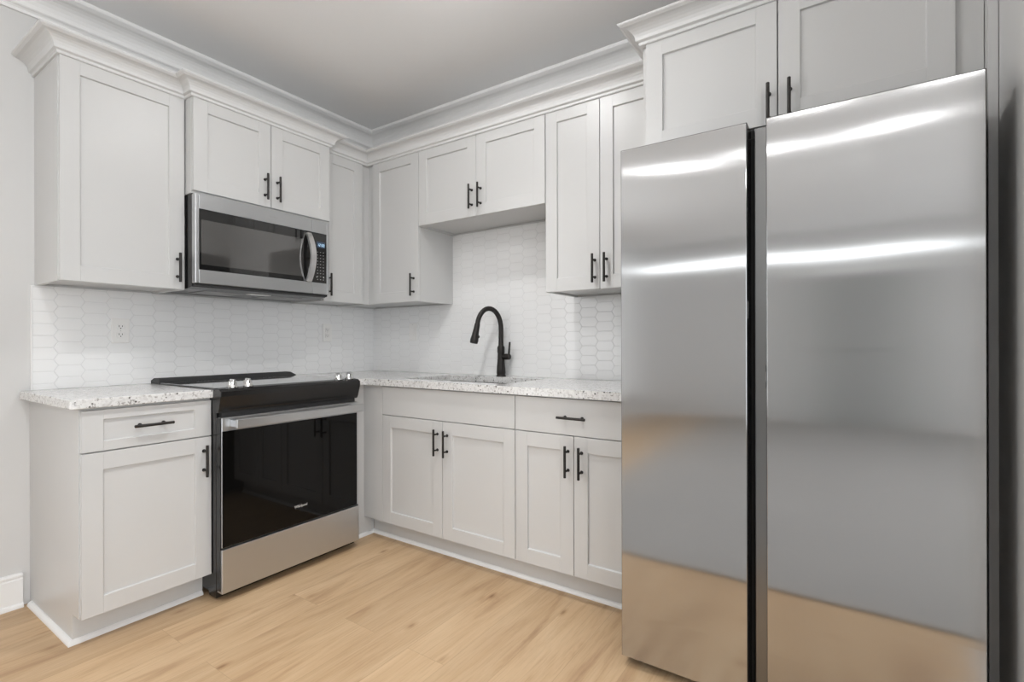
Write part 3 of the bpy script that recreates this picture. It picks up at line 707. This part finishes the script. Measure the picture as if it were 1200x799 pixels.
# ------------------------------------------------------------------ refrigerator (world-aligned, front -y)
t = thing('refrigerator', 'large stainless side-by-side refrigerator with two flat doors', 'refrigerator', (2.2940, -0.04, 0))
ox, oy = 2.2940, -0.04
def fb(bm, x0, x1, y0, y1, z0, z1, bev=0.0, seg=2): box(bm, x0-ox, x1-ox, y0-oy, y1-oy, z0, z1, bev, seg)
b = BM(); fb(b, 2.297, 3.230, -0.775, -0.045, 0.03, 1.775, 0.004); obj('body', b, 'black', t)
b = BM(); fb(b, 2.300, 3.227, -0.79, -0.775, 0.035, 1.77); obj('door_gasket', b, 'gasket', t)
ZD0, ZD1 = 0.032, 1.7945
b = BM(); fb(b, 2.2952, 2.6960, -0.8714, -0.8595, ZD0+0.0015, ZD1-0.002, 0.0012, 2); d1 = obj('left_door', b, 'fridge', t)
b = BM(); fb(b, 2.2936, 2.6975, -0.8690, -0.790, ZD0, ZD1, 0.001); obj('door_edge', b, 'black', d1)
b = BM(); fb(b, 2.7512, 3.2335, -0.8714, -0.8595, ZD0+0.0015, ZD1-0.002, 0.0012, 2); d2 = obj('right_door', b, 'fridge', t)
b = BM(); fb(b, 2.7500, 3.2352, -0.8690, -0.790, ZD0, ZD1, 0.001); obj('door_edge', b, 'black', d2)
b = BM(); fb(b, 2.7100, 2.7507, -0.8100, -0.7905, ZD0+0.001, ZD1-0.001, 0.002); obj('recessed_grip', b, 'gripsteel', d2)
b = BM(); fb(b, 2.6970, 2.6985, -0.858, -0.850, 1.197, 1.250); obj('latch_plate', b, 'chrome', d1)
b = BM(); fb(b, 2.7470, 2.7505, -0.8590, -0.8500, 0.985, 1.055); obj('latch_plate', b, 'blackmatte', d2)
b = BM(); fb(b, 2.7460, 2.7470, -0.8575, -0.8530, 1.005, 1.035); obj('latch_insert', b, 'chrome', d2)
b = BM(); fb(b, 2.315, 3.215, -0.760, -0.70, 0.012, 0.030); obj('kick_grille', b, 'blackmatte', t)
for (xx, yy) in ((2.345, -0.80), (3.18, -0.80), (2.345, -0.12), (3.18, -0.12)):
    b = BM(); lathe(b, (xx-ox, yy-oy, 0), [(0.022, 0), (0.022, 0.010), (0.010, 0.013), (0.010, 0.036)], 16); obj('foot', b, 'blackmatte', t, True)
for (x0_, x1_) in ((2.31, 2.40), (3.13, 3.22)):
    b = BM(); fb(b, x0_, x1_, -0.80, -0.70, 1.775, 1.7905, 0.004); obj('hinge_cover', b, 'blackmatte', t)

# ------------------------------------------------------------------ dome ceiling lights, all of one kind
def dome_light(x, y, L_, P_, sc, label):
    t = thing('ceiling_light', label, 'light', (x, y, H), 0, 'dome ceiling lights')
    b = BM(); lathe(b, (0, 0, 0), [(0.0, -0.0005), (0.105, -0.0005), (0.105, -0.010), (0.100, -0.014), (0.0, -0.014)], 36); obj('base_ring', b, 'trim', t, True)
    b = BM(); lathe(b, (0, 0, 0), [(0.080, -0.0142)]+[(0.082*math.cos(a*PI/16), -0.016-0.040*math.sin(a*PI/16)) for a in range(0, 8)]+[(0.003, -0.056)], 36)
    obj('lens', b, emis('lamp_lens', (0.985, 0.985, 0.985), L_), t, True)
    t.scale = (sc, sc, sc)
    if P_:      # extra area lamp added under the lens for stronger light on the floor
        l = bpy.data.lights.new('lamp', 'AREA'); l.shape = 'DISK'; l.size = 0.12; l.energy = P_; l.spread = math.radians(105); l.color = (1, 1, 1)
        o = bpy.data.objects.new('lamp', l); COL.objects.link(o); o.parent = t; o.location = (0, 0, -0.060)
for (x, y, L_, P_, sc), lb in zip(CANS, ('over the floor in front of the sink', 'second from the sink', 'on the open side of the room')):
    dome_light(x, y, L_, P_, sc, 'round white dome ceiling light ' + lb)
for (x, y, L_, P_, sc), lb in zip(CANS[3:], ('left end of the far row', 'middle of the far row', 'right end of the far row', 'left of the near pair', 'right of the near pair')):
    dome_light(x, y, L_, P_, sc, 'small dome ceiling light behind the camera, ' + lb)
